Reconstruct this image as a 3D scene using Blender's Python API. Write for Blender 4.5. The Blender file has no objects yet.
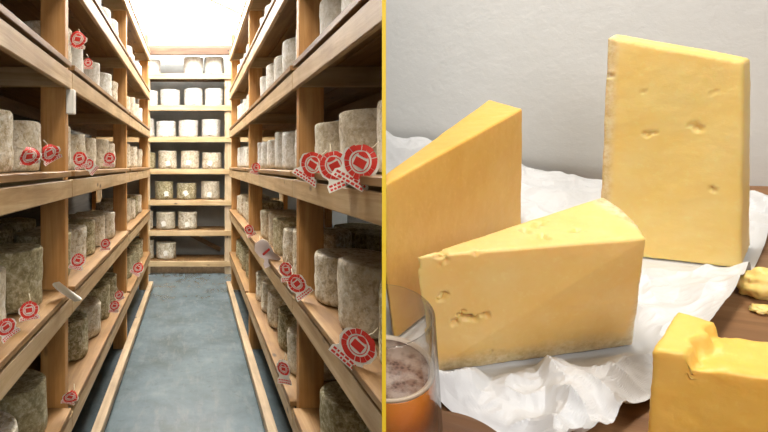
import bpy, bmesh, math, random
from mathutils import Vector, Matrix, noise
random.seed(11)
C = bpy.context.scene.collection
PI = math.pi
H = 1.40                      # eye height
F, VX, VY = 500.0, 194.0, 165.0   # focal length in pixels, vanishing point of the aisle
EYE = Vector((0, 0, H))
def ray(px, py): return Vector(((px-VX)/F, 1.0, (VY-py)/F))
def proj(p):
    q = p-EYE
    return (VX+F*q.x/q.y, VY-F*q.z/q.y)

# ------------------------------------------------------------ materials
def mat(name, base=(.5,.5,.5), rough=.6, **kw):
    m = bpy.data.materials.new(name); m.use_nodes = True
    nt = m.node_tree; b = nt.nodes['Principled BSDF']
    b.inputs['Base Color'].default_value = (*base, 1); b.inputs['Roughness'].default_value = rough
    for k, v in kw.items():
        b.inputs[k.replace('_', ' ')].default_value = v
    return m
def N(m, t, **kw):
    n = m.node_tree.nodes.new(t)
    for k, v in kw.items(): setattr(n, k, v)
    return n
def L(m, a, b): m.node_tree.links.new(a, b)
def coords(m, scale=(1,1,1), rnd=False, kind='Object'):
    tc = N(m, 'ShaderNodeTexCoord'); mp = N(m, 'ShaderNodeMapping')
    mp.inputs['Scale'].default_value = scale
    L(m, tc.outputs[kind], mp.inputs['Vector'])
    if rnd:
        oi = N(m, 'ShaderNodeObjectInfo'); ml = N(m, 'ShaderNodeMath', operation='MULTIPLY'); ml.inputs[1].default_value = 37
        L(m, oi.outputs['Random'], ml.inputs[0]); L(m, ml.outputs[0], mp.inputs['Location'])
    return mp.outputs[0]
def ntex(m, vec, scale, detail=4, rough=.6, dist=0):
    n = N(m, 'ShaderNodeTexNoise'); L(m, vec, n.inputs['Vector'])
    n.inputs['Scale'].default_value = scale; n.inputs['Detail'].default_value = detail
    n.inputs['Roughness'].default_value = rough; n.inputs['Distortion'].default_value = dist
    return n.outputs['Fac']
def ramp(m, fac, stops):
    r = N(m, 'ShaderNodeValToRGB'); e = r.color_ramp.elements
    while len(e) < len(stops): e.new(.5)
    for i, (p, c) in enumerate(stops):
        e[i].position = p; e[i].color = (*c, 1)
    L(m, fac, r.inputs[0]); return r.outputs[0]
def mix(m, fac, a, b, mode='MIX'):
    n = N(m, 'ShaderNodeMix', data_type='RGBA', blend_type=mode)
    if isinstance(fac, (int, float)): n.inputs[0].default_value = fac
    else: L(m, fac, n.inputs[0])
    for i, s in ((6, a), (7, b)):
        if isinstance(s, tuple): n.inputs[i].default_value = (*s, 1)
        else: L(m, s, n.inputs[i])
    return n.outputs[2]
def bump(m, fac, strength, dist=.01):
    b = N(m, 'ShaderNodeBump'); b.inputs['Strength'].default_value = strength; b.inputs['Distance'].default_value = dist
    L(m, fac, b.inputs['Height']); L(m, b.outputs[0], m.node_tree.nodes['Principled BSDF'].inputs['Normal'])
def setcol(m, s): L(m, s, m.node_tree.nodes['Principled BSDF'].inputs['Base Color'])

def wood(name, c1, c2, c3, axis, knots=True, rough=.55):
    m = mat(name, rough=rough)
    s = [26, 26, 26]; s[axis] = 1.6
    v = coords(m, tuple(s), True)
    f = ntex(m, v, 1.0, 6, .65, .8)
    col = ramp(m, f, [(.28, c1), (.52, c2), (.75, c3)])
    v2 = coords(m, (3,3,3), True); g = ntex(m, v2, 1.4, 3)
    col = mix(m, ramp(m, g, [(.35, (0,0,0)), (.7, (.45,.45,.45))]), col, tuple(x*.62 for x in c1))
    if knots:
        sk = [9, 9, 9]; sk[axis] = 4
        vo = N(m, 'ShaderNodeTexVoronoi'); L(m, coords(m, tuple(sk), True), vo.inputs['Vector']); vo.inputs['Scale'].default_value = 1.0
        k = ramp(m, vo.outputs['Distance'], [(.05, (1,1,1)), (.13, (0,0,0))])
        col = mix(m, k, col, tuple(x*.3 for x in c1))
    setcol(m, col); bump(m, f, .35, .004)
    return m
M = {}
M['pineY'] = wood('pale_pine_lengthwise', (.38,.22,.085), (.56,.38,.19), (.70,.53,.31), 1)
M['pineX'] = wood('pale_pine_crosswise', (.46,.29,.12), (.62,.44,.23), (.74,.58,.36), 0)
M['pineZ'] = wood('pale_pine_upright', (.52,.36,.20), (.70,.54,.34), (.80,.66,.48), 2)
M['orangeZ'] = wood('orange_pine_upright', (.42,.18,.045), (.62,.32,.10), (.74,.44,.18), 2)
M['shelfY'] = wood('shelf_board_wood', (.19,.09,.024), (.31,.165,.055), (.44,.27,.11), 1)
M['brownX'] = wood('shade_darkened_rail_wood', (.07,.03,.012), (.13,.065,.03), (.20,.11,.055), 0)  # brown wood, colour lowered to stand for the shade on the top rail
M['darkY'] = wood('dark_underboard_wood', (.16,.10,.05), (.26,.17,.09), (.36,.25,.14), 1)
M['railY'] = wood('scuffed_rail_wood', (.24,.16,.08), (.40,.28,.16), (.54,.41,.26), 1)
M['table'] = wood('brown_table_wood', (.16,.07,.026), (.33,.165,.07), (.47,.27,.13), 0, False, .45)
M['board'] = wood('brown_round_board_wood', (.10,.04,.015), (.18,.08,.03), (.25,.12,.055), 0, False, .4)

def rind(name, a, b, c, d, bs=.6):
    m = mat(name, rough=.9)
    v = coords(m, (1,1,1), True)
    f = ntex(m, v, 30, 6, .75, .3)
    col = ramp(m, f, [(.36, a), (.45, b), (.54, c), (.63, d)])
    g = ntex(m, v, 6, 3)
    col = mix(m, ramp(m, g, [(.38, (0,0,0)), (.66, (.35,.35,.35))]), col, a)
    f2 = ntex(m, v, 75, 3, .7)
    col = mix(m, ramp(m, f2, [(.50, (0,0,0)), (.66, (.55,.55,.55))]), col, tuple(min(1, x*1.25) for x in d))
    sp = ntex(m, v, 48, 3, .6, .5)
    col = mix(m, ramp(m, sp, [(.54, (0,0,0)), (.62, (.75,.75,.75))]), col, tuple((x*.7+y*.3)*.9 for x, y in zip(a, b)))
    oi = N(m, 'ShaderNodeObjectInfo')
    col = mix(m, ramp(m, oi.outputs['Random'], [(0, (.0,.0,.0)), (1, (.45,.45,.45))]), col, tuple((x+y)/2*.8 for x, y in zip(b, c)), 'MIX')
    setcol(m, col); bump(m, f, bs, .006)
    return m
M['rind_olive_shaded'] = rind('shade_darkened_olive_rind', (.14,.105,.04), (.34,.285,.14), (.52,.45,.27), (.76,.70,.52))  # mottled rind for low shelves, their shade put into the colour
M['rind_grey'] = rind('grey_mottled_rind', (.36,.26,.12), (.64,.55,.38), (.84,.76,.60), (.93,.90,.80))
M['rind_pale_lit'] = rind('light_paled_cloth_rind', (.50,.46,.36), (.66,.64,.57), (.76,.755,.72), (.85,.85,.84), .3)  # cloth rind for high shelves, overhead light put into its pale colour

M['card'] = mat('white_tag_card', (.86,.82,.74), .6)
M['ink'] = mat('red_tag_ink', (.72,.045,.03), .55)
M['string'] = mat('pale_string', (.75,.68,.52), .8)
M['pinkcard'] = mat('creased_pink_white_paper', (.86,.74,.72), .6)

# floor
m = M['floor'] = mat('blue_grey_painted_concrete', rough=.27)
v = coords(m, (1,1,1)); f = ntex(m, v, 2.2, 8, .7, .3)
col = ramp(m, f, [(.30, (.06,.074,.074)), (.45, (.085,.108,.114)), (.60, (.11,.14,.15)), (.78, (.16,.19,.20))])
f2 = ntex(m, coords(m, (3,.8,1)), 6, 5, .7); col = mix(m, ramp(m, f2, [(.5, (0,0,0)), (.72, (.5,.5,.5))]), col, (.17,.18,.175))
f3 = ntex(m, v, 14, 4, .7); col = mix(m, ramp(m, f3, [(.30, (.5,.5,.5)), (.42, (0,0,0))]), col, (.06,.075,.078))
setcol(m, col); bump(m, f2, .15, .004)
m = M['roomwall'] = mat('grey_painted_room_wall', rough=.8)
f = ntex(m, coords(m), 5, 5); setcol(m, ramp(m, f, [(.3, (.40,.42,.41)), (.7, (.52,.54,.53))]))
m = M['sidewall'] = mat('shade_darkened_side_wall', rough=.85)  # side walls coloured dark to deepen the shade inside the racks
f = ntex(m, coords(m, (1,.3,6)), 5, 5); setcol(m, ramp(m, f, [(.3, (.045,.038,.03)), (.7, (.09,.078,.062))]))
M['ceil'] = mat('white_painted_ceiling', (.86,.86,.86), .7)
M['beam'] = mat('white_painted_beam', (.80,.80,.81), .6)
m = M['sky'] = mat('bright_daylight_skylight', (1,1,1), .5, Emission_Color=(1,.985,.95,1), Emission_Strength=30)
m = M['plaster'] = mat('rough_warm_white_plaster', rough=.85)
v = coords(m); f = ntex(m, v, 14, 6, .6, .1); f2 = ntex(m, v, 2.5, 3)
setcol(m, mix(m, ramp(m, f2, [(.3, (0,0,0)), (.7, (1,1,1))]), (.70,.695,.67), (.78,.775,.75)))
f3 = ntex(m, v, 45, 5, .6, .2)
add = N(m, 'ShaderNodeMath', operation='ADD'); L(m, f, add.inputs[0]); L(m, f3, add.inputs[1])
bump(m, add.outputs[0], .22, .006)
M['panel'] = mat('white_partition_paint', (.72,.71,.69), .7)
M['yellow'] = mat('bright_yellow_edge_paint', (1,.66,.025), .5, Emission_Strength=0)

def cheese_mat(name, c1, c2, rindz=None, rindx=None):
    m = mat(name, rough=.42)
    b = m.node_tree.nodes['Principled BSDF']
    b.inputs['Subsurface Weight'].default_value = .35; b.inputs['Subsurface Radius'].default_value = (.020,.010,.003)
    b.inputs['Subsurface Scale'].default_value = .5
    v = coords(m); f = ntex(m, v, 18, 5, .6)
    col = ramp(m, f, [(.3, c1), (.7, c2)])
    fs = ntex(m, v, 160, 3, .7)
    col = mix(m, ramp(m, fs, [(.55, (0,0,0)), (.75, (.35,.35,.35))]), col, tuple(min(1, x*1.12+.03) for x in c2))
    if rindz:
        sx = N(m, 'ShaderNodeSeparateXYZ'); tc = N(m, 'ShaderNodeTexCoord'); L(m, tc.outputs['Object'], sx.inputs[0])
        nz = ntex(m, v, 45, 4, .7); mm = N(m, 'ShaderNodeMath', operation='MULTIPLY_ADD'); mm.inputs[1].default_value = .018
        L(m, nz, mm.inputs[0]); L(m, sx.outputs['Z'], mm.inputs[2])
        k = ramp(m, mm.outputs[0], [(0, (1,1,1)), (1, (0,0,0))])
        mr = N(m, 'ShaderNodeMapRange'); L(m, mm.outputs[0], mr.inputs[0])
        mr.inputs[1].default_value = rindz*.45; mr.inputs[2].default_value = rindz; mr.inputs[3].default_value = .85; mr.inputs[4].default_value = 0
        rc = ramp(m, ntex(m, v, 120, 4, .7), [(.35, (.50,.36,.17)), (.55, (.72,.58,.35)), (.7, (.85,.76,.58))])
        col = mix(m, mr.outputs[0], col, rc)
    # natural rind of the wheel where the surface carries the attribute "rind"
    at = N(m, 'ShaderNodeAttribute'); at.attribute_name = 'rind'
    rc2 = ramp(m, ntex(m, v, 110, 4, .7), [(.35, (.56,.40,.20)), (.5, (.76,.62,.40)), (.65, (.90,.82,.64))])
    col = mix(m, at.outputs['Fac'], col, rc2)
    setcol(m, col)
    bump(m, ntex(m, v, 90, 5, .65), .22, .002)
    return m
M['cheese_front'] = cheese_mat('pale_gold_cheese_paste', (.92,.56,.16), (.95,.65,.25), rindz=.034)
M['cheese_tall'] = cheese_mat('light_yellow_cheese_paste', (.98,.65,.19), (1,.73,.28))
M['cheese_back'] = cheese_mat('deep_gold_cheese_paste', (.82,.44,.075), (.88,.52,.12))
M['cheese_cut'] = cheese_mat('orange_gold_cheese_paste', (.93,.53,.09), (.96,.62,.16))
m = M['paper'] = mat('white_parchment_paper', (.70,.70,.705), .5)
b = m.node_tree.nodes['Principled BSDF']; b.inputs['Transmission Weight'].default_value = 0
bump(m, ntex(m, coords(m), 60, 6, .7), .12, .002)
m = M['glass'] = mat('clear_thin_glass')
out = m.node_tree.nodes['Material Output']; tr = N(m, 'ShaderNodeBsdfTransparent'); gl = N(m, 'ShaderNodeBsdfGlossy'); mx = N(m, 'ShaderNodeMixShader')
gl.inputs['Roughness'].default_value = .03
lw = N(m, 'ShaderNodeLayerWeight'); lw.inputs['Blend'].default_value = .5
L(m, ramp(m, lw.outputs['Facing'], [(.55, (.975,.97,.955)), (.97, (.42,.38,.33))]), tr.inputs[0])
pw = N(m, 'ShaderNodeMath', operation='POWER'); pw.inputs[1].default_value = 2.6; L(m, lw.outputs['Facing'], pw.inputs[0])
ma = N(m, 'ShaderNodeMath', operation='MULTIPLY_ADD'); ma.inputs[1].default_value = .7; ma.inputs[2].default_value = .04; L(m, pw.outputs[0], ma.inputs[0])
L(m, ma.outputs[0], mx.inputs[0]); L(m, tr.outputs[0], mx.inputs[1]); L(m, gl.outputs[0], mx.inputs[2]); L(m, mx.outputs[0], out.inputs[0])
m = M['beer'] = mat('amber_beer', (1,.27,.012), .05, Subsurface_Weight=.35, Subsurface_Scale=.04)
b = m.node_tree.nodes['Principled BSDF']; b.inputs['Emission Strength'].default_value = 0
m = M['foam'] = mat('speckled_beer_foam', rough=.5)
vo = N(m, 'ShaderNodeTexVoronoi'); L(m, coords(m), vo.inputs['Vector']); vo.inputs['Scale'].default_value = 260
f = ntex(m, coords(m), 60, 4)
setcol(m, mix(m, ramp(m, f, [(.42, (0,0,0)), (.6, (1,1,1))]), ramp(m, vo.outputs['Distance'], [(.2, (.07,.025,.015)), (.6, (.22,.12,.09))]), (.42,.32,.27)))
M['foamring'] = mat('pale_foam_ring', (.80,.66,.52), .5)

# ------------------------------------------------------------ mesh helpers
def new_obj(name, bm, material, parent=None, smooth=False):
    me = bpy.data.meshes.new(name); bmesh.ops.recalc_face_normals(bm, faces=bm.faces); bm.to_mesh(me); bm.free()
    if smooth:
        for p in me.polygons: p.use_smooth = True
    for mm in (material if isinstance(material, list) else [material]): me.materials.append(mm)
    o = bpy.data.objects.new(name, me); C.objects.link(o); o.parent = parent
    return o
def tag(o, label, cat, group=None):
    o['label'] = label; o['category'] = cat
    if group: o['group'] = group
    return o
def empty(name, loc, label, cat, group=None):
    o = bpy.data.objects.new(name, None); o.empty_display_size = .05; C.objects.link(o); o.location = loc
    return tag(o, label, cat, group)
def struct(o): o['kind'] = 'structure'; return o
def box(bm, lo, hi, bev=0.0):
    lo = Vector(lo); hi = Vector(hi)
    r = bmesh.ops.create_cube(bm, size=1); vs = r['verts']
    for v in vs: v.co = Vector(((lo[i]+hi[i])/2+v.co[i]*(hi[i]-lo[i]) for i in range(3)))
    if bev:
        es = list({e for v in vs for e in v.link_edges})
        bmesh.ops.bevel(bm, geom=es, offset=bev, segments=1, affect='EDGES')
def box_obj(name, lo, hi, material, parent=None, bev=.003):
    bm = bmesh.new(); c = Vector([(a+b)/2 for a, b in zip(lo, hi)])
    off = c
    box(bm, Vector(lo)-off, Vector(hi)-off, bev)
    o = new_obj(name, bm, material, parent); o.location = c - (parent.location if parent else Vector())
    return o

# ------------------------------------------------------------ the cheese store
YB = 6.41
f_ = bmesh.new(); box(f_, (-1.35,-2.2,-.1), (2.2,7.05,0)); struct(new_obj('floor', f_, M['floor']))
w = bmesh.new(); box(w, (-1.42,-2.2,0), (-1.35,7.05,4.9)); struct(new_obj('wall_left', w, M['sidewall']))
w = bmesh.new(); box(w, (2.13,-2.2,0), (2.2,7.05,4.9)); struct(new_obj('wall_right', w, M['sidewall']))
w = bmesh.new(); box(w, (-1.42,6.95,0), (2.2,7.05,3.25)); struct(new_obj('wall_back', w, M['roomwall']))
w = bmesh.new(); box(w, (-1.42,-2.3,0), (2.2,-2.2,5.2)); struct(new_obj('wall_front', w, M['roomwall']))
def slope(y): return 3.22+(6.95-y)*.22      # underside of the sloping roof
def roof_piece(name, x0, x1, y0, y1, dz, th, material):
    bm = bmesh.new(); vs = []
    for x in (x0, x1):
        for y in (y0, y1):
            for t in (0, th): vs.append(bm.verts.new((x, y, slope(y)+dz+t)))
    bmesh.ops.convex_hull(bm, input=vs)
    return new_obj(name, bm, material)
struct(roof_piece('ceiling', -1.42, 2.2, -2.3, 7.05, .03, .08, M['ceil']))
for i, (y0, y1) in enumerate(((4.35,6.9), (2.6,4.15))):
    struct(roof_piece('window_%d' % (i+1), -.75, .62, y0, y1, 0, .02, M['sky']))
for i, y in enumerate((4.25, 2.5, .9)):
    struct(roof_piece('trim_%d' % (i+1), -1.35, 2.13, y-.05, y+.05, -.09, .10, M['beam']))
struct(roof_piece('trim_4', .62, .72, -2.2, 6.95, -.07, .10, M['beam']))
a_ = EYE+ray(190, -12)*4.9; b_ = EYE+ray(262, 22)*5.6
bm = bmesh.new(); d_ = b_-a_; bmesh.ops.create_cube(bm, size=1)
for v in bm.verts: v.co = Vector((v.co.x*.05, v.co.y*.05, v.co.z*d_.length))
o = new_obj('trim_5', bm, M['beam']); o.location = (a_+b_)/2; o.rotation_euler = d_.to_track_quat('Z', 'Y').to_euler(); struct(o)
XL, XR = -.515, .42
LEV = [-1.04, -.568, -.095, .34, .765, 1.20]     # middle of each front beam, from the eye
LEVN = ['lowest shelf', 'second shelf up', 'third shelf up', 'fourth shelf up', 'fifth shelf up', 'topmost shelf']
def top_of(l): return H+LEV[l]+.036+.012+.022
POSTS = [2.0, 3.8, 5.6]
def side_rack(s, xf, y0, name, label):
    root = empty('cheese_rack', (xf+s*.31, 3.3, 0), label, 'rack', 'open timber cheese racks lining the aisle')
    X = lambda a, b: (min(xf+s*a, xf+s*b), max(xf+s*a, xf+s*b))
    ys = POSTS
    for yp in ys:
        a, b = X(.0, .10); box_obj('front_post', (a, yp, 0), (b, yp+.05, 2.86), M['orangeZ'], root)
    for yp in ys:
        a, b = X(.58, .63); box_obj('rear_post', (a, yp, 0), (b, yp+.05, 2.86), M['orangeZ'], root)
    for l in range(6):
        z = H+LEV[l]
        cuts = [y0]+[y+.025 for y in ys]
        for i in range(3):
            a, b = X(-.022, -.002)
            o = box_obj('front_beam', (a, cuts[i]+.002, z-.036), (b, cuts[i+1]-.002, z+.036), M['pineY'], root)
        for j, (p, q) in enumerate(((-.026, .135), (.14, .30), (.305, .465), (.47, .63))):
            a, b = X(p, q)
            for i in range(3):
                yy0 = cuts[i]+(.028 if (j in (0,3) and i) else .002); yy1 = cuts[i+1]-(.028 if j in (0,3) else .002)
                box_obj('shelf_board', (a, yy0, z+.048), (b, yy1, z+.070), M['shelfY'], root, .002)
        for yp in ys:
            a, b = X(.002, .60); box_obj('cross_bearer', (a, yp-.032, z-.03), (b, yp-.002, z+.0475), M['pineX'], root)
        a, b = X(.56, .58); box_obj('rear_beam', (a, y0, z-.03), (b, 5.55, z+.047), M['darkY'], root)
    if s < 0: box_obj('joint_block', (xf+.002, 2.002, H+.205), (xf+.034, 2.04, H+.303), M['card'], root)
    a, b = X(-.055, -.005)
    box_obj('floor_rail', (a, y0, .035), (b, 5.66, .085), M['railY'], root)
    for yp in ys: a, b = X(-.05, -.002); box_obj('rail_spacer', (a, yp+.005, 0), (b, yp+.045, .034), M['darkY'], root)
    return root
side_rack(-1, XL, .45, 'left', 'tall open timber cheese rack along the left side of the aisle')
side_rack(1, XR, 1.02, 'right', 'tall open timber cheese rack along the right side of the aisle')

# rack against the back wall
root = empty('cheese_rack', (-.07, YB+.22, 0), 'wide open timber rack across the far end of the aisle', 'rack')
BL, BR = -.66, .49
for x in (BL, BR-.095): box_obj('front_post', (x, YB-.0, 0), (x+.095, YB+.05, 2.80), M['pineZ'], root)
box_obj('front_post', (-1.28, YB, 0), (-1.19, YB+.05, 2.80), M['pineZ'], root)
box_obj('front_post', (1.1, YB, 0), (1.19, YB+.05, 2.80), M['pineZ'], root)
BLV = [-1.23, -.84, -.45, -.05, .36, .763, 1.167]
for z in BLV:
    z += H
    box_obj('front_beam', (-1.28, YB-.025, z-.068), (1.19, YB-.002, z), M['pineX'], root)
    for k in range(3): box_obj('shelf_board', (-1.28, YB+.052+k*.14, z-.024), (1.19, YB+.19+k*.14, z-.001), M['shelfY'], root, .002)
box_obj('top_rail', (-1.28, YB-.025, H+1.41), (1.19, YB-.002, H+1.505), M['brownX'], root)
box_obj('top_board', (-1.28, YB+.0, H+1.506), (1.19, YB+.46, H+1.53), M['brownX'], root)
box_obj('kick_board', (-1.28, YB+.06, .0), (1.19, YB+.08, .085), M['darkY'], root)
bm = bmesh.new(); box(bm, (-.32,-.012,-.03), (.32,.012,.03), .002)
o = new_obj('diagonal_brace', bm, M['darkY'], root); o.location = Vector((.08, YB+.47, H-1.02))-root.location; o.rotation_euler = (0, math.radians(27), 0)

# ------------------------------------------------------------ cheese wheels
def wheel_mesh(name, R, Hh, seed, material):
    bm = bmesh.new(); n = 40
    prof = [(0, 0), (R*.5, 0), (R*.86, 0), (R*.965, .006), (R*.995, .020)]
    prof += [(R*(1+.006*math.sin(k*1.3+seed)), .02+(Hh-.045)*k/6) for k in range(1, 6)]
    prof += [(R*1.0, Hh-.014), (R*.993, Hh-.005), (R*.967, Hh-.0005), (R*.88, Hh), (R*.4, Hh-.002), (0, Hh-.002)]
    rings = []
    for r, z in prof:
        if r == 0: rings.append([bm.verts.new((0, 0, z))]); continue
        rg = []
        for i in range(n):
            a = 2*PI*i/n
            d = noise.noise(Vector((math.cos(a)*1.3, math.sin(a)*1.3, z*6))+Vector((seed*7.1,0,0)))*.006
            d += noise.noise(Vector((math.cos(a)*5, math.sin(a)*5, z*24))+Vector((seed*3.3,0,0)))*.004
            rr = r+d*(r/R)
            zz = z + (noise.noise(Vector((math.cos(a)*r*9, math.sin(a)*r*9, seed)))*.006 if z > Hh*.6 else 0)
            rg.append(bm.verts.new((rr*math.cos(a), rr*math.sin(a), zz)))
        rings.append(rg)
    for a, b in zip(rings, rings[1:]):
        for i in range(n):
            j = (i+1) % n
            if len(a) == 1: bm.faces.new((a[0], b[j], b[i]))
            elif len(b) == 1: bm.faces.new((a[i], a[j], b[0]))
            else: bm.faces.new((a[i], a[j], b[j], b[i]))
    me = bpy.data.meshes.new(name); bmesh.ops.recalc_face_normals(bm, faces=bm.faces); bm.to_mesh(me); bm.free()
    for p in me.polygons: p.use_smooth = True
    me.materials.append(M[material]); return me
WM = {}
WD = {'rind_olive_shaded': 'shade-darkened olive mottled', 'rind_grey': 'grey mottled', 'rind_pale_lit': 'light-paled cloth-bound'}
for mt in WD:
    WM[mt] = [wheel_mesh('cheese_wheel', R, h, 5*i+len(WM), mt) for i, (R, h) in enumerate(((.128,.185), (.123,.195), (.131,.175), (.127,.205)))]
ORD = ['first', 'second', 'third', 'fourth', 'fifth', 'sixth', 'seventh', 'eighth', 'ninth', 'tenth']
def wheel(x, y, z, mt, k, label, group, rz=None, tilt=0):
    o = bpy.data.objects.new('whole_cheese', WM[mt][k % 4]); C.objects.link(o)
    o.location = (x, y, z+.0012); o.rotation_euler = (tilt, 0, random.uniform(0, 6.28) if rz is None else rz)
    tag(o, label, 'cheese', group); return o
BAY = [(1.10, 2.0, 'near bay'), (2.05, 3.8, 'middle bay'), (3.85, 5.6, 'far bay')]
FIX = {  # wheel positions read off the photograph for the near and middle bays (distance from the eye)
 (-1,0): ([1.22, 1.50, 1.80], [2.55, 2.87, 3.2, 3.52]),
 (-1,1): ([1.18, 1.46, 1.76], [2.24, 2.52, 2.80, 3.10, 3.42]),
 (-1,2): ([1.20, 1.49, 1.77], [2.22, 2.50, 2.79, 3.15, 3.47]),
 (-1,3): ([1.10], [2.22, 2.49, 2.95, 3.25, 3.55]),
 (-1,4): ([], [2.30, 2.62, 2.95, 3.27, 3.56]),
 (-1,5): ([], [2.35, 2.66, 3.0, 3.3, 3.58]),
 (1,0): ([1.72], [2.35, 2.66, 3.02, 3.32, 3.6]),
 (1,1): ([1.22, 1.52, 1.82], [2.23, 2.51, 2.80, 3.10, 3.42]),
 (1,2): ([1.22, 1.51, 1.80], [2.22, 2.50, 2.78, 3.06, 3.34, 3.61]),
 (1,3): ([1.25, 1.54, 1.82], [2.22, 2.50, 2.79, 3.09, 3.40, 3.62][:5]),
 (1,4): ([], [2.3, 2.60, 2.9, 3.2, 3.52]),
 (1,5): ([], [2.4, 2.7, 3.0, 3.3, 3.58]),
}
for s, xf, side in ((-1, XL, 'left'), (1, XR, 'right')):
    for l in range(6):
        far = []; y = 4.02
        while y < 5.46: far.append(y); y += random.uniform(.275, .33)
        near, mid = FIX[(s, l)]
        for b, ys in enumerate((near, mid, far)):
            for q, y in enumerate(ys):
                r = random.random()
                if l >= 4: mt = 'rind_pale_lit'  # rind tone by shelf height paints in the fall of light from above
                elif l == 3: mt = 'rind_pale_lit' if (s == 1 or r < .45) else 'rind_grey'
                elif l == 2: mt = ('rind_pale_lit' if (s == 1 and b > 0) else 'rind_grey')
                elif l == 1: mt = 'rind_grey' if r < .5 else 'rind_olive_shaded'
                else: mt = 'rind_olive_shaded' if r < .7 else 'rind_grey'
                n = len(ys)-q if b == 0 else q+1
                rel = 'before the near post' if b == 0 else 'past that bay\'s post'
                ln = LEVN[l].replace(' up', '')
                lab = f"{WD[mt]} cheese wheel, {side} rack, {ln}, {BAY[b][2]}, {ORD[q]} from its near end"
                if len(lab.split()) > 16: lab = lab.replace(' mottled', '')
                off = random.uniform(.150, .172) if l else .15
                wheel(xf+s*off, y+random.uniform(-.006, .006), top_of(l), mt, random.randrange(4), lab,
                      'cheese wheels on the side racks')
        # second row behind
        if l in (1, 2, 3):
            for q, y in enumerate([1.35, 1.68, 2.3, 2.65]):
                if l == 3 and s == -1 and q < 2: continue
                mt = 'rind_olive_shaded' if l == 1 else 'rind_grey'
                bay = 'near bay' if y < 2 else 'middle bay'
                wheel(xf+s*.455, y, top_of(l), mt, random.randrange(4),
                      f"{WD[mt].replace(' mottled','')} cheese wheel in back row, {side} rack, {LEVN[l].replace(' up','')}, {bay}, {'nearer' if q%2==0 else 'farther'} one",
                      'cheese wheels in the back rows')
BK = {6: [150, 193.5, 214.5], 5: [147.5, 170, 193.5, 214.5], 4: [144.5, 166, 188.5, 211], 3: [145.5, 167.5, 190, 212],
      2: [164, 186.5, 210.5], 1: [143.5, 165.5, 187.5], 0: [144, 166]}
bback = ['lowest', 'second', 'third', 'fourth', 'fifth', 'sixth', 'top']
backw = []
for l, xs in BK.items():
    for q, px in enumerate(xs):
        mt = 'rind_pale_lit' if l >= 4 else ('rind_grey' if (l == 3 and q) or l == 1 or l == 0 or random.random() < .4 else 'rind_olive_shaded')  # far rack too: lit rind tone high up, shaded tone lower down
        x = (px-VX)/F*(YB+.16); x = min(x, BR-.095-.132)
        rowpos = 'leftmost' if q == 0 else ('rightmost' if q == len(xs)-1 else ('second from left' if q == 1 else 'third from left'))
        lab = f"{WD[mt]} cheese wheel on the far rack, {bback[l]} shelf up, {rowpos}".replace('top shelf up', 'top shelf').replace('lowest shelf up', 'lowest shelf')
        o = wheel(x, YB+.20, H+BLV[l], mt, random.randrange(4), lab, 'cheese wheels on the far rack'); o.scale.z = 1.2
        backw.append((o, x, l, q, rowpos))

# ------------------------------------------------------------ tags
def tag_print(bm, w, h, z, style):
    def disc(cx, cy, r0, r1, a0=0, a1=2*PI, n=22):
        pts = []
        for i in range(n+1):
            a = a0+(a1-a0)*i/n
            pts.append((cx+r0*math.cos(a), cy+r0*math.sin(a), cx+r1*math.cos(a), cy+r1*math.sin(a)))
        for p, q in zip(pts, pts[1:]):
            vs = [bm.verts.new((p[0], p[1], z)), bm.verts.new((p[2], p[3], z)), bm.verts.new((q[2], q[3], z)), bm.verts.new((q[0], q[1], z))]
            bm.faces.new(vs)
    def bar(x0, y0, x1, y1, t):
        d = Vector((x1-x0, y1-y0)).normalized(); nn = Vector((-d.y, d.x))*t/2
        bm.faces.new([bm.verts.new((x0+nn.x, y0+nn.y, z)), bm.verts.new((x0-nn.x, y0-nn.y, z)), bm.verts.new((x1-nn.x, y1-nn.y, z)), bm.verts.new((x1+nn.x, y1+nn.y, z))])
    r = w*.44; cy = h*.14
    if style == 'plain':
        bar(-w*.3, 0, w*.3, h*.02, h*.08); return
    for k in range(16):                     # ring of lettering-like blocks round the emblem
        a = 2*PI*k/16
        disc(0, cy, r*random.uniform(.66,.70), r*random.uniform(.95,1.03), a, a+random.uniform(.33,.42), 3)
    disc(0, cy, r*.52, r*.575)
    # drum-shaped wheel emblem
    bar(-r*.36, cy-r*.05, r*.36, cy-r*.05, r*.50); disc(0, cy+r*.32, 0.0001, r*.30, .1, PI-.1)
    # ribbon with rows of lettering marks under it
    for j, yy in enumerate((-.34, -.44)):
        x = -w*.44
        while x < w*.42:
            ww = w*random.uniform(.05, .12); bar(x, h*yy-h*.0, min(x+ww, w*.45), h*yy, h*.06); x += ww+w*.035
def half_w(v):
    pts = [(0, .5), (.2, .5), (.27, .40), (.34, .38), (.50, .5), (.78, .5), (1.0, .22)]
    for (a, x), (b, y) in zip(pts, pts[1:]):
        if v <= b: return x+(y-x)*(v-a)/(b-a)
    return .22
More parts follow.
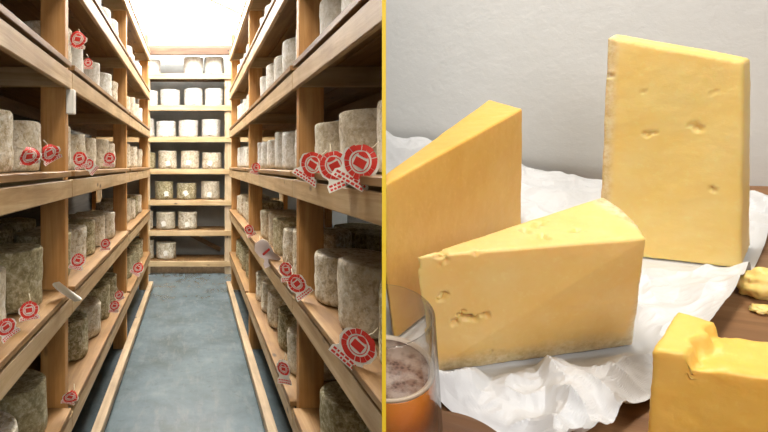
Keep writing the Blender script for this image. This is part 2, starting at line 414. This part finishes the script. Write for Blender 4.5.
def make_tag(pos, w, h, nrm, roll, label, cat='tag', style='red', curl=.12, group='paper tags on the cheese shelves', stringlen=.03, card='card'):
    root = empty('cheese_tag', pos, label, cat, group)
    nrm = Vector(nrm).normalized(); up = Vector((0,0,1)); xa = up.cross(nrm).normalized(); ya = nrm.cross(xa)
    Mx = Matrix((xa, ya, nrm)).transposed() @ Matrix.Rotation(roll, 3, 'Z')
    root.rotation_euler = Mx.to_euler()
    def bend(p): # curl about the tag's own vertical and a crease
        x, y, z = p
        return Vector((x, y, z + curl*w*(2*(x/w)**2*1.2 + .7*math.sin(y/h*3.4+x/w*2)) ))
    bm = bmesh.new(); nx, ny = 12, 16
    for side in (0, -.0006):
        g = [[bm.verts.new(bend(((i/nx-.5)*2*w*(half_w(j/ny) if h > w*.5 else .5), (j/ny-.5)*h, side))) for i in range(nx+1)] for j in range(ny+1)]
        if side == 0: g0 = g
        for j in range(ny):
            for i in range(nx): bm.faces.new((g[j][i], g[j][i+1], g[j+1][i+1], g[j+1][i]))
    per = [(0, i) for i in range(nx)]+[(j, nx) for j in range(ny)]+[(ny, i) for i in range(nx, 0, -1)]+[(j, 0) for j in range(ny, 0, -1)]
    for a, b in zip(per, per[1:]+per[:1]):
        try: bm.faces.new((g0[a[0]][a[1]], g0[b[0]][b[1]], g[b[0]][b[1]], g[a[0]][a[1]]))
        except ValueError: pass
    new_obj('card', bm, M[card], root)
    if style != 'none':
        bm = bmesh.new(); tag_print(bm, w, h, .0008, style)
        for v in bm.verts: v.co = bend(v.co)
        new_obj('printed_emblem', bm, M['ink'], root)
    if stringlen:
        bm = bmesh.new()
        p0 = bend((0, h*.46, 0)); p1 = p0+Vector((w*.1, stringlen, -.02))
        for a, b in ((p0, (p0+p1)/2+Vector((.004,0,.004))), ((p0+p1)/2+Vector((.004,0,.004)), p1)):
            d = (b-a); r = bmesh.ops.create_cone(bm, segments=6, radius1=.0012, radius2=.0012, depth=d.length, cap_ends=True)
            T = Matrix.Translation((a+b)/2) @ d.to_track_quat('Z', 'Y').to_matrix().to_4x4()
            bmesh.ops.transform(bm, matrix=T, verts=r['verts'])
        new_obj('string', bm, M['string'], root)
    return root
def side_tag(px, py, wpx, s, roll, label, aspect=1.1, style='red', out=.035, fac=.55, **kw):
    X = (XR-out) if s > 0 else (XL+out)
    Y = F*X/(px-VX); Z = H+(VY-py)/F*Y; w = wpx*Y/F
    nrm = Vector((-s, -fac, .12)).lerp(Vector((-X, -Y, 0)).normalized(), .55)
    return make_tag((X, Y, Z), w, w*aspect, nrm, roll, label, style=style, **kw)
# left rack (size in pixels, roll)
side_tag(29, 158, 21, -1, .1, 'red and white paper tag hanging over the eye-level left shelf, second nearest', .6, curl=.3)
side_tag(50, 155, 20, -1, .5, 'red and white tag draped across the near left post', .75, fac=.7, curl=.28)
side_tag(80, 161, 16, -1, .3, 'red paper tag just past the near left post on the eye-level shelf', 1)
side_tag(90, 166, 12, -1, .8, 'red and white tag curling down beside the tag past the near left post', 1.4)
side_tag(109, 160, 13, -1, -.1, 'red paper tag before the middle post of the left eye-level shelf', 1)
side_tag(77, 41, 17, -1, -.1, 'orange red tag lying against the uppermost wheels beside the near left post', .8, curl=.25, out=-.0)
side_tag(88, 64, 10, -1, .1, 'small red tag on a wheel beneath the orange red tag at upper left', 1, out=0)
side_tag(77, 262, 15, -1, -.3, 'red tag beside the near left post on the second shelf, hanging over its edge', 1)
side_tag(105, 245, 11, -1, 0, 'small red round tag halfway along the second left shelf', 1)
side_tag(29, 312, 20, -1, .05, 'square red and white tag at the foot of a big wheel at lower left', .82, out=.012, fac=1.4, curl=.03)
side_tag(7, 329, 20, -1, .5, 'red and white tag at the extreme left edge of the photo, second shelf', 1, out=.01)
side_tag(137, 269, 12, -1, -.6, 'red tag toward the far end of the left lowest shelf', 1)
side_tag(119, 296, 10, -1, .3, 'farther of the two small red tags midway along the left lowest shelf', 1)
side_tag(114, 307, 11, -1, -.2, 'nearer of the two small red tags midway along the left lowest shelf', 1)
side_tag(69, 398, 15, -1, -.4, 'crumpled red tag at the near left post foot on the lowest shelf', .8, curl=.3)
side_tag(65, 291, 30, -1, -.7, 'blank white paper strip curling out beside the near left post', .2, style='none', curl=.3, stringlen=0)
# right rack
side_tag(311, 168, 29, 1, -.55, 'leftmost of the three large red and white tags on the right shelf', 1.0, fac=.8)
side_tag(337, 170, 33, 1, .45, 'middle of the three large red and white tags on the right shelf', 1.1, fac=.8, out=.045)
side_tag(358, 167, 40, 1, -.5, 'rightmost and largest of the three red and white tags on the right shelf', 1.0, fac=.8, out=.03)
side_tag(256, 169, 11, 1, -.3, 'small pinkish tag on the far part of the right eye-level shelf', 1)
side_tag(250, 231, 11, 1, .5, 'small orange red tag at the far part of the right second shelf', 1)
side_tag(267, 252, 20, 1, .6, 'creased pinkish white paper hanging off the right second shelf', 1.3, style='plain', curl=.3, card='pinkcard')
side_tag(287, 272, 16, 1, .2, 'red and white tag leaning on wheels before the near right post, second shelf', 1.2)
side_tag(299, 286, 21, 1, .7, 'red and white tag drooping over the shelf at the near right post', 1.1)
side_tag(355, 349, 38, 1, -.6, 'large red and white tag with round emblem on the lower right wheel', 1.05, fac=1.0, out=.02, curl=.05)
side_tag(284, 372, 15, 1, .1, 'narrow red tag hanging from the right lowest shelf', 1.6)
for o, x, l, q, rp in backw:
    if random.random() < .12 and l != 6: continue
    if x < -.52: continue
    make_tag((x+random.uniform(-.04, .04), YB+.058, H+BLV[l]+random.uniform(.06, .09)), .06, .065, (random.uniform(-.2,.2), -1, .1), random.uniform(-.5, .5),
             f"small white tag on the {rp} wheel of the far rack's {bback[l]} shelf", style='none', stringlen=0, group='white tags on the far rack', curl=.05)

# ------------------------------------------------------------ the tasting nook on the right
A = math.radians(22)
u0 = (575-VX)/F
hd = Vector((u0, 1, 0)).normalized()
n = Vector((-hd.x*math.sin(A), -hd.y*math.sin(A), math.cos(A)))     # table normal
K = .40
def on(px, py, h=0.0):       # point above the table top plane at height h seen at the given spot
    d = ray(px, py); return EYE + d*(-(K-h)/n.dot(d))
ex = hd.cross(n).normalized(); ey = n.cross(ex)
O = on(560, 330)
R3 = Matrix((ex, ey, n)).transposed()
T = Matrix.Translation(O) @ R3.to_4x4(); Ti = T.inverted()
def loc(p): return Ti @ p
def lift(b, py):             # height above table at which a point over b appears at row py
    lo, hi = 0.0, .6
    for _ in range(40):
        mid = (lo+hi)/2
        if proj(b+n*mid)[1] > py: lo = mid
        else: hi = mid
    return lo
def place(o, c=None):
    """put an object built in table coordinates round the point c"""
    o.matrix_world = T @ Matrix.Translation(c if c is not None else Vector())
    return o
def centre(bm, c):
    for v in bm.verts: v.co -= c

# partition between the store and the nook, seen edge on
pu = (384-VX)/F; pd = Vector((pu, 1, 0)).normalized(); pn = Vector((pd.y, -pd.x, 0))   # along, and to the right
y0 = .26; th = 4.0/F*y0*pd.y/2*1.0
def panel_box(name, a0, a1, z0, z1, t, material, off=0):
    bm = bmesh.new()
    vs = [bm.verts.new(pd*a+pn*(b+off)+Vector((0,0,z))) for a in (a0, a1) for b in (-t, t) for z in (z0, z1)]
    bmesh.ops.convex_hull(bm, input=vs)
    return new_obj(name, bm, material)
wl = loc(on(380, 176)); wr = loc(on(790, 186))
WY0 = wl.y; 
a_end = (T @ wl - EYE).to_2d().length
struct(panel_box('wall_divider', y0/pd.y+.004, a_end-.003, 0, H+.62, th*.8, M['panel']))
struct(panel_box('trim_6', y0/pd.y, y0/pd.y+.004, 0, H+.62, th, M['yellow']))
PF = th*.8+.0005                     # right face of the partition
def cut(bm, fill=True, split=False):  # trims geometry (table coordinates) flush with the partition
    Rt = Ti.to_3x3()
    geom = bm.verts[:]+bm.edges[:]+bm.faces[:]
    r = bmesh.ops.bisect_plane(bm, geom=geom, dist=1e-6, plane_co=Ti @ (Vector((0,0,H))+pn*PF), plane_no=Rt @ (-pn), clear_outer=True)
    if fill:
        es = [e for e in bm.edges if e.is_boundary]
        if es: bmesh.ops.triangle_fill(bm, use_beauty=True, edges=es)
        if es and split: bmesh.ops.split_edges(bm, edges=es)
# back wall of the nook: rises from the table
wv = (wr-wl).to_2d().normalized(); wn = Vector((-wv.y, wv.x))
bm = bmesh.new()
P = [wl.to_2d()-wv*.0, wr.to_2d()+wv*.5]
vs = []
for p in P:
    for q in (0, .018):
        for z in (-.03, .85):
            pp = p+wn*q; vs.append(bm.verts.new((pp.x, pp.y, z)))
bmesh.ops.convex_hull(bm, input=vs); cut(bm)
o = new_obj('wall_nook', bm, M['plaster']); place(o); struct(o)
# table
bm = bmesh.new()
f0 = loc(on(384, 470)); 
pts = [Vector((-.75, -.36)), Vector((.62, -.36)), wr.to_2d()+wv*.45-wn*.001, wl.to_2d()-wv*.2-wn*.001]
vs = [bm.verts.new((p.x, p.y, z)) for p in pts for z in (-.032, -.0008)]
bmesh.ops.convex_hull(bm, input=vs); cut(bm)
tc = Vector((.15, 0, 0)); centre(bm, tc)
troot = empty('tasting_table', T @ tc, 'brown wooden table top under the parchment and cheeses', 'table')
tt = new_obj('tabletop', bm, M['table'], troot); tt.matrix_parent_inverse = Matrix.Identity(4)
tt.matrix_basis = Matrix.Translation(-troot.location) @ T @ Matrix.Translation(tc)
for (lx, ly) in ((-.02, .02), (.50, -.28), (.50, .05)):
    p = T @ Vector((lx, ly, -.034)); 
    box_obj('leg', (p.x-.025, p.y-.025, 0), (p.x+.025, p.y+.025, p.z-.012), M['table'], troot)

def dense(bm, bev, vox):
    """round the edges of a solid and give it an even dense skin"""
    me = bpy.data.meshes.new('tmp'); bmesh.ops.recalc_face_normals(bm, faces=bm.faces); bm.to_mesh(me); bm.free()
    o = bpy.data.objects.new('tmp', me); C.objects.link(o)
    b = o.modifiers.new('b', 'BEVEL'); b.width = bev; b.segments = 3; b.limit_method = 'ANGLE'; b.angle_limit = math.radians(20)
    r = o.modifiers.new('r', 'REMESH'); r.mode = 'VOXEL'; r.voxel_size = vox
    dg = bpy.context.evaluated_depsgraph_get(); dg.update()
    me2 = bpy.data.meshes.new_from_object(o.evaluated_get(dg))
    bpy.data.objects.remove(o); bpy.data.meshes.remove(me)
    out = bmesh.new(); out.from_mesh(me2); bpy.data.meshes.remove(me2)
    out.normal_update(); return out
def fix_px(px, py, h=None):    # local position on the plane of height h
    return loc(on(px, py, h or 0))
def prism(base, top):
    bm = bmesh.new(); nb = len(base)
    a = [bm.verts.new(p) for p in base]; b = [bm.verts.new(p) for p in top]
    bm.faces.new(a[::-1]); bm.faces.new(b)
    for i in range(nb):
        j = (i+1) % nb; bm.faces.new((a[i], a[j], b[j], b[i]))
    return bm
def rough(bm, amp, scale, seed, cracks=()):
    bm.normal_update()
    nor = [v.normal.copy() for v in bm.verts]
    for v, nn in zip(bm.verts, nor):
        d = amp*noise.fractal(v.co*scale+Vector((seed*9.3,0,0)), .7, 2.1, 4)
        for (c, dirv, ln, wd, dp) in cracks:
            q = v.co-c; q = q-nn*q.dot(nn)
            if q.length > ln+wd: continue
            t = max(-1, min(1, q.dot(dirv)/ln)); dd = (q-dirv*t*ln).length
            wv_ = wd*(.75+1.5*noise.noise(v.co*210+Vector((seed,0,0))))
            if abs((v.co-c).dot(nn)) < .012 and dd < wv_: d -= dp*(1-(dd/wv_)**2)**.5
        v.co += nn*d
def finish(name, bm, material, label, cat, c, group=None, rindf=None):
    vals = None
    if rindf: vals = [rindf(v.co) for v in bm.verts]
    centre(bm, c)
    o = new_obj(name, bm, material, smooth=True)
    if vals:
        a = o.data.attributes.new('rind', 'FLOAT', 'POINT')
        for i, x in enumerate(vals): a.data[i].value = x
    place(o, c); tag(o, label, cat, group); return o
def face_pt(p0, p1, z0, z1, s, t):   # spot on a vertical face
    p = p0.lerp(p1, s); q = z0.lerp(z1, s); return p.lerp(q, t)

PH = .0022    # paper lies under the cheeses
# --- front wedge
b_tip = fix_px(428, 374, PH); b_fr = fix_px(633, 346, PH)
hF = lift(T @ b_tip, 257)
t_tip = fix_px(414, 257, hF); t_fr = fix_px(647, 238, hF); t_bk = fix_px(603, 196, hF)
b_bk = Vector((t_bk.x+.0, t_bk.y-.004, PH)); 
cur = lambda a, b, k: [a.lerp(b, t)+Vector((1,.35,0)).normalized()*k*math.sin(PI*t) for t in (.33, .66)]
base = [b_tip, b_fr]+cur(b_fr, b_bk, .004)+[b_bk]; top = [t_tip, t_fr]+cur(t_fr, t_bk, .004)+[t_bk]
bm = dense(prism(base, top), .002, .0019)
def onf(px, py, a, b, h0=PH):  # where the sight line meets the vertical face through a and b
    n2 = (b-a).cross(Vector((0,0,1))).normalized(); e = loc(EYE); d = Ti.to_3x3() @ ray(px, py)
    return e+d*((a-e).dot(n2)/d.dot(n2))
df = (b_fr-b_tip).normalized()
mf = (t_tip+t_fr)/2-(b_tip+b_fr)/2
def onface(px, py, p, q, r):
    n2 = (q-p).cross(r-p).normalized(); e = loc(EYE); d = Ti.to_3x3() @ ray(px, py)
    return e+d*((p-e).dot(n2)/d.dot(n2))
FF = lambda px, py: onface(px, py, b_tip, b_fr, t_tip)
def crack(fn, x0, y0, x1, y1, wd, dp):
    a = fn(x0, y0); b = fn(x1, y1); d = b-a
    return ((a+b)/2, d.normalized(), max(d.length/2, .0002), wd, dp)
TF = lambda px, py: fix_px(px, py, hF)
cr = [crack(FF, 453, 319, 466, 313, .0050, .010), crack(FF, 464, 314, 488, 309, .0034, .009), crack(FF, 438, 298, 446, 291, .0028, .006),
      crack(FF, 510, 281, 514, 284, .0022, .004), crack(FF, 568, 290, 574, 287, .0026, .005), crack(FF, 566, 302, 568, 300, .002, .004),
      crack(FF, 440, 262, 446, 258, .0025, .003),
      crack(TF, 536, 226, 541, 222, .0045, .0045), crack(TF, 541, 236, 546, 238, .0045, .0045), crack(TF, 522, 231, 527, 232, .0035, .004),
      crack(TF, 572, 231, 578, 229, .0032, .004), crack(TF, 474, 254, 480, 252, .003, .003), crack(TF, 434, 258, 442, 256, .004, .004),
      crack(FF, 487, 349, 491, 347, .0022, .003), crack(FF, 590, 262, 592, 261, .0018, .003)]
rough(bm, .0006, 34, 1, cr)
rn = (b_bk-b_fr).cross(Vector((0,0,1))).normalized()
def rindF(p):
    d = (p-t_fr).dot(rn); d2 = (p-b_bk).dot(rn)
    t = max(0, min(1, (-.012-min(abs((p-(b_fr if p.z < hF*.5 else t_fr)).dot(rn)), 1)*-1)*0))
    s = (p-b_tip).dot(df)/(b_fr-b_tip).length
    return max(0, min(.8, (s-.945)*18))
finish('cheese_wedge', bm, M['cheese_front'], 'pale gold cheese wedge lying in front, cracked face, tip pointing left', 'cheese', (b_tip+b_fr+b_bk)/3, 'cheese wedges on the table', rindF)

# --- back-left wedge, running on to the partition
bR = fix_px(521, 238, PH); hL = lift(T @ bR, 107)
tR = fix_px(523, 108, hL); tB = fix_px(489, 99, hL)
tLf = fix_px(375, 190, hL); tLb = fix_px(372, 183, hL)
drop = lambda p: Vector((p.x, p.y, PH))
top = [tLf, tR, tB, tLb]; base = [drop(p) for p in top]; base[1] = bR
bmx = prism(base, top); cut(bmx)
bm = dense(bmx, .002, .0021)
rough(bm, .0005, 30, 2, [])
finish('cheese_wedge', bm, M['cheese_back'], 'deep gold cheese wedge standing at left against the divider, behind the glass', 'cheese', (bR+drop(tB))/2, 'cheese wedges on the table')

# --- tall block
c1 = fix_px(598, 253, PH); c2 = fix_px(741, 269, PH)
h1 = lift(T @ c1, 38); h2 = lift(T @ c2, 63)
t1 = c1+Vector((0,0,h1)); t2 = c2+Vector((0,0,h2))
# keep top corners where the photo has them
def at_h(px, py, h): return fix_px(px, py, h)
t1 = at_h(607, 37, h1); t2 = at_h(744, 62, h2)
b2 = fix_px(750, 246, PH); b1 = fix_px(618, 228, PH)
k2 = at_h(751, 57, h2); k1 = at_h(615, 33, h1)
bm = dense(prism([c1, c2, b2, b1], [t1, t2, k2, k1]), .0022, .0022)
FT = lambda px, py: onface(px, py, c1, c2, t1)
rough(bm, .0005, 30, 3, [crack(FT, 645, 135, 655, 134, .0025, .005), crack(FT, 691, 127, 694, 126, .0022, .005), crack(FT, 697, 128, 700, 131, .0022, .005),
     crack(FT, 712, 189, 714, 190, .0024, .006), crack(FT, 643, 92, 645, 93, .0018, .004), crack(FT, 609, 74, 610, 76, .0022, .005),
     crack(FT, 714, 94, 716, 93, .0016, .004)])
lf = (c2-c1).normalized()
def rindT(p):
    s = (p-c1.lerp(t1, max(0, min(1, p.z/h1)))).dot(lf); return max(0, min(.65, (.012-s)*90))
finish('cheese_block', bm, M['cheese_tall'], 'tall light yellow cheese slab standing upright by the plaster wall', 'cheese', (c1+c2)/2, rindf=rindT)

# --- front-right wedge with the broken corner
hR = .098
q = lambda px, py: fix_px(px, py, hR)
top = [q(652, 349), q(683, 363), q(850, 386), q(900, 345), q(713, 321), q(676, 309)]
top[1] = q(686, 366)
top = [q(652, 350), q(840, 372), q(900, 340), q(713, 321), q(677, 309)]
base = [Vector((p.x, p.y, PH)) for p in top]
bm = dense(prism(base, top), .0025, .0019)
bl = [q(712, 322), q(703, 334), q(693, 341), q(690, 350), q(681, 358), q(678, 375)]
def side_of_break(p):
    best = None
    for a, b in zip(bl, bl[1:]):
        ab = (b-a).to_2d(); ap = (p-a).to_2d(); t = max(0, min(1, ap.dot(ab)/ab.length_squared))
        dd = (ap-ab*t).length; sg = ab.x*ap.y-ab.y*ap.x
        if best is None or dd < best[0]: best = (dd, sg)
    return best[0]*(1 if best[1] > 0 else -1)
for v in bm.verts:
    if v.co.z > hR-.025:
        d = side_of_break(v.co)+.0035*noise.noise(v.co*140)
        if d > 0:
            st = min(1, d/.0035)
            dz = .012*st + .0045*st*abs(noise.noise(v.co*170+Vector((3,1,2))))*max(0, 1-d/.016) + (.004*noise.noise(v.co*90)*st*(max(0, 1-d/.03)))
            v.co.z = min(v.co.z, hR-.0000) - dz*max(0, min(1, (v.co.z-(hR-.025))/.02))
rough(bm, .0007, 40, 4, [])
finish('cheese_wedge', bm, M['cheese_cut'], 'orange gold cheese wedge with a crumbled top corner at lower right', 'cheese', sum(base, Vector())/5, 'cheese wedges on the table')
# loose crumbled lumps on the broken corner belong to the wedge surface; crumbs lying on the table are things
def crumb(px, py, w, hgt, seed, label):
    c = fix_px(px, py, 0); bm = bmesh.new(); bmesh.ops.create_icosphere(bm, subdivisions=4, radius=1)
    for v in bm.verts:
        d = 1+.35*noise.fractal(v.co*1.3+Vector((seed,0,0)), .8, 2, 4)+.18*abs(noise.noise(v.co*3+Vector((seed,2,0))))
        v.co = Vector((v.co.x*w/2*d, v.co.y*w*.36*d, max(-.42, v.co.z*.5*d)*hgt+hgt*.42))
    o = new_obj('cheese_crumb', bm, M['cheese_tall'], smooth=True); place(o, c); tag(o, label, 'cheese crumb', 'cheese crumbs on the bare wood')
crumb(768, 296, .040, .030, 1.5, 'chunky yellow cheese crumb on bare wood at the right edge, larger one')
crumb(763, 312, .017, .007, 4.2, 'tiny cheese crumb on bare wood just in front of the larger crumb')

# --- crumpled parchment
def circle3(a, b, c):
    ax, ay, bx, by, cx, cy = a.x, a.y, b.x, b.y, c.x, c.y
    d = 2*(ax*(by-cy)+bx*(cy-ay)+cx*(ay-by))
    ux = ((ax*ax+ay*ay)*(by-cy)+(bx*bx+by*by)*(cy-ay)+(cx*cx+cy*cy)*(ay-by))/d
    uy = ((ax*ax+ay*ay)*(cx-bx)+(bx*bx+by*by)*(ax-cx)+(cx*cx+cy*cy)*(bx-ax))/d
    return Vector((ux, uy, 0)), (Vector((ux, uy, 0))-Vector((ax, ay, 0))).length
cb_, cbr = circle3(loc(on(437, 409, .0125)), loc(on(470, 415, .0125)), loc(on(499, 432, .0125)))
print('BOARD', cb_, cbr)
foot = [([b_tip, b_fr, b_bk]), [drop(tLf), bR, drop(tB), drop(tLb)], [c1, c2, b2, b1], base, [cb_+Vector(((cbr+.003)*math.cos(k*PI/12), (cbr+.003)*math.sin(k*PI/12), 0)) for k in range(24)]]
def inside_dist(p, poly):
    n_ = len(poly); ins = False; best = 9
    for i in range(n_):
        a, b = poly[i].to_2d(), poly[(i+1) % n_].to_2d()
        if (a.y > p.y) != (b.y > p.y) and p.x < (b.x-a.x)*(p.y-a.y)/(b.y-a.y)+a.x: ins = not ins
        ab = b-a; t = max(0, min(1, (p-a).dot(ab)/ab.length_squared)); best = min(best, (p-a-ab*t).length)
    return 0 if ins else best
def chain(pts, t):
    ds = [0]
    for a, b in zip(pts, pts[1:]): ds.append(ds[-1]+(b-a).length)
    s = t*ds[-1]
    for i in range(len(pts)-1):
        if s <= ds[i+1]+1e-9:
            k = (s-ds[i])/(ds[i+1]-ds[i]); return pts[i].lerp(pts[i+1], k)
    return pts[-1]
g = lambda *a: [loc(on(*p)) for p in a]
backE = g((350,180), (430,180), (520,183), (597,187), (700,196), (775,208))
rightE = g((775,208), (772,230), (757,264), (738,300), (712,338), (680,385), (655,404))
frontE = g((350,396), (436,408), (466,424), (492,446), (560,476), (604,452), (622,424), (655,404))
leftE = g((350,180), (350,260), (350,392))
NG = 210
bm = bmesh.new(); grid = []
def ridge(p, s, sd):
    v = noise.noise(p*s+Vector((sd,sd*.7,0))); return 1-abs(v)*2.2
for j in range(NG+1):
    row = []; t = j/NG
    for i in range(NG+1):
        s = i/NG
        Bt, Ft = chain(backE, s), chain(frontE, s); Lt, Rt_ = chain(leftE, 1-t), chain(rightE, 1-t)
        p = Ft.lerp(Bt, t)+Lt.lerp(Rt_, s)-(frontE[0].lerp(frontE[-1], s).lerp(backE[0].lerp(backE[-1], s), t))
        p.z = 0
        d = min(inside_dist(p.to_2d(), f) for f in foot)
        a = max(0, min(1, (d-.002)/.028)); a = a*a*(3-2*a)
        w1 = Vector((p.x, p.y, 0)); wob = Vector((noise.noise(w1*9), noise.noise(w1*9+Vector((5,5,0))), 0))*.35
        q1 = w1*11+wob*2
        # faceted creases: ridged noise plus cell pattern
        dd, pts_ = noise.voronoi(Vector((q1.x*1.15, q1.y*1.6, 0)))
        fac = (dd[1]-dd[0])
        c0 = noise.noise(w1*7+Vector((3,1,0)))
        z = .015*max(0, ridge(w1, 15, 2)-.35)+.011*min(1, dd[0])+.008*max(0, c0)+.007*max(0, ridge(w1, 26, 7)-.3)+.0012*max(0, ridge(w1, 80, 4)-.2)
        near_front = max(0, min(1, (.02-p.y)/.10)); z *= .8+.75*near_front
        # the back left of the sheet curls up towards the wall
        edge = max(0, t-.78)/.22*(1+.12*noise.noise(w1*26))
        lf_ = max(0, min(1, (.62-s)/.5))
        z = z*a+.0008+.0012*a
        z += edge**1.5*lf_*.088*max(a,.3)
        rr = max(0, s-.93)/.07; z += rr**2*.010*a*max(0, min(1, (.9-t)*3))
        fr = max(0, .06-t)/.06; z += fr**2*.014*a*(.6+.4*math.sin(s*21))
        z = max(z, .0006)
        row.append(bm.verts.new((p.x, p.y, z)))
    grid.append(row)
for j in range(NG):
    for i in range(NG): bm.faces.new((grid[j][i], grid[j][i+1], grid[j+1][i+1], grid[j+1][i]))
cut(bm, False)
c = Vector((.0, -.02, 0)); centre(bm, c)
o = new_obj('parchment_sheet', bm, M['paper'], smooth=False); place(o, c)
sm = o.modifiers.new('thickness', 'SOLIDIFY'); sm.thickness = .0003; sm.offset = 1
tag(o, 'crumpled white parchment sheet spread under the cheeses on the wooden table', 'parchment')

# --- small round board at the bottom edge
bm = bmesh.new()
cb = cb_
bmesh.ops.create_cone(bm, segments=96, radius1=cbr, radius2=cbr, depth=.008, cap_ends=True)
bmesh.ops.bevel(bm, geom=[e for e in bm.edges if len(e.link_faces) == 2 and e.calc_face_angle(0) > 1], offset=.002, segments=2, affect='EDGES')
for v in bm.verts: v.co = v.co+cb+Vector((0,0,.0085))
cut(bm); centre(bm, cb); o = new_obj('round_board', bm, M['board']); place(o, cb)
tag(o, 'small round dark wooden coaster board peeking in below the beer glass', 'board')
# --- beer glass (its left half is beyond the partition)
hG = .135
rim = fix_px(377, 313, hG); gx = Vector((rim.x, rim.y, 0))
rr = (fix_px(435, 313, hG)-rim).length
def lathe(prof, seg=96):
    bm = bmesh.new(); rings = []
    for r, z in prof:
        rings.append([bm.verts.new((gx.x, gx.y, z))] if r == 0 else [bm.verts.new((gx.x+r*math.cos(2*PI*i/seg), gx.y+r*math.sin(2*PI*i/seg), z)) for i in range(seg)])
    for a, b in zip(rings, rings[1:]):
        for i in range(seg):
            j = (i+1) % seg
            if len(a) == 1: bm.faces.new((a[0], b[i], b[j]))
            elif len(b) == 1: bm.faces.new((a[i], a[j], b[0]))
            else: bm.faces.new((a[i], a[j], b[j], b[i]))
    return bm
z0 = .0135; wt = .0026; rb = rr*.93
groot = empty('beer_glass', T @ gx, 'clear tumbler half filled with amber beer at the divider, lower left of the table', 'glass')
def child(name, bm, m, smooth=True):
    cut(bm, True, True); centre(bm, gx); o = new_obj(name, bm, m, groot, smooth); o.matrix_basis = Matrix.Identity(4); return o
outer = lambda z: rb+(rr-rb)*(z-z0)/(hG-z0)
prof = [(0, z0), (rb-.006, z0), (rb-.001, z0+.003), (outer(z0+.01), z0+.01), (outer(.08), .08), (rr, hG-.0015), (rr-.0007, hG-.0002), (rr-wt*.5, hG), (rr-wt+.0004, hG-.0004), (rr-wt, hG-.002), (outer(.08)-wt, .08), (outer(z0+.014)-wt, z0+.014), (rb-.010, z0+.010), (0, z0+.010)]
print('GLASS', gx, rr)
child('tumbler', lathe(prof), M['glass'])
zl = None
lq = fix_px(377, 368, 0)
best = min((abs(proj(T @ Vector((gx.x, gx.y, z)))[1]-368), z) for z in [z0+.02+i*.001 for i in range(90)]); zl = best[1]
rl = outer(zl)-wt-.0003
child('beer', lathe([(0, z0+.0105), (rb-.0105, z0+.0105), (outer(z0+.016)-wt-.0003, z0+.0145), (rl, zl-.001), (rl-.001, zl), (0, zl)]), M['beer'])
child('foam', lathe([(0, zl+.0003), (rl-.004, zl+.0003), (rl-.004, zl+.0018), (0, zl+.0012)]), M['foam'])
child('foam_ring', lathe([(rl-.0038, zl+.0003), (rl-.0002, zl+.0003), (rl-.0002, zl+.0040), (rl-.002, zl+.0030), (rl-.0038, zl+.0015), (rl-.0038, zl+.0003)]), M['foamring'])
groot.matrix_world = T @ Matrix.Translation(gx)

# ------------------------------------------------------------ lights
def area(name, locn, target, sx, sy, power, col):
    l = bpy.data.lights.new(name, 'AREA'); l.shape = 'RECTANGLE'; l.size = sx; l.size_y = sy; l.energy = power; l.color = col
    o = bpy.data.objects.new(name, l); C.objects.link(o); o.location = locn
    o.rotation_euler = (Vector(target)-Vector(locn)).to_track_quat('-Z', 'Y').to_euler(); return o
kp = T @ Vector((-.07, .06, .86)); area('nook_key_light', kp, T @ Vector((.02, 0, 0)), .24, .24, 4.3, (1, .97, .93))
kp = T @ Vector((.42, -.62, .72)); area('nook_fill_light', kp, T @ Vector((.08, .05, .08)), .55, .45, 5.4, (1, .98, .96))
area('aisle_light', (-.05, .2, 3.2), (-.05, 2.9, 2.0), .5, .5, 38, (1, .93, .82))
W = bpy.data.worlds.new('world'); bpy.context.scene.world = W; W.use_nodes = True
W.node_tree.nodes['Background'].inputs[0].default_value = (.75,.85,1,1); W.node_tree.nodes['Background'].inputs[1].default_value = .3

# ------------------------------------------------------------ camera
cd = bpy.data.cameras.new('camera'); cam = bpy.data.objects.new('camera', cd); C.objects.link(cam)
cam.location = EYE; cam.rotation_euler = (PI/2, 0, 0)
cd.sensor_width = 36; cd.sensor_fit = 'HORIZONTAL'; cd.lens = 36*F/768
cd.shift_x = (384-VX)/768; cd.shift_y = -(216-VY)/768
cd.clip_start = .02; cd.clip_end = 50
sc = bpy.context.scene; sc.camera = cam
sc.view_settings.view_transform = 'Standard'; sc.view_settings.look = 'None'; sc.view_settings.gamma = 1
sc.view_settings.exposure = 0.0; sc.view_settings.use_curve_mapping = False
sc.cycles.max_bounces = 8; sc.cycles.diffuse_bounces = 2; sc.cycles.transmission_bounces = 8
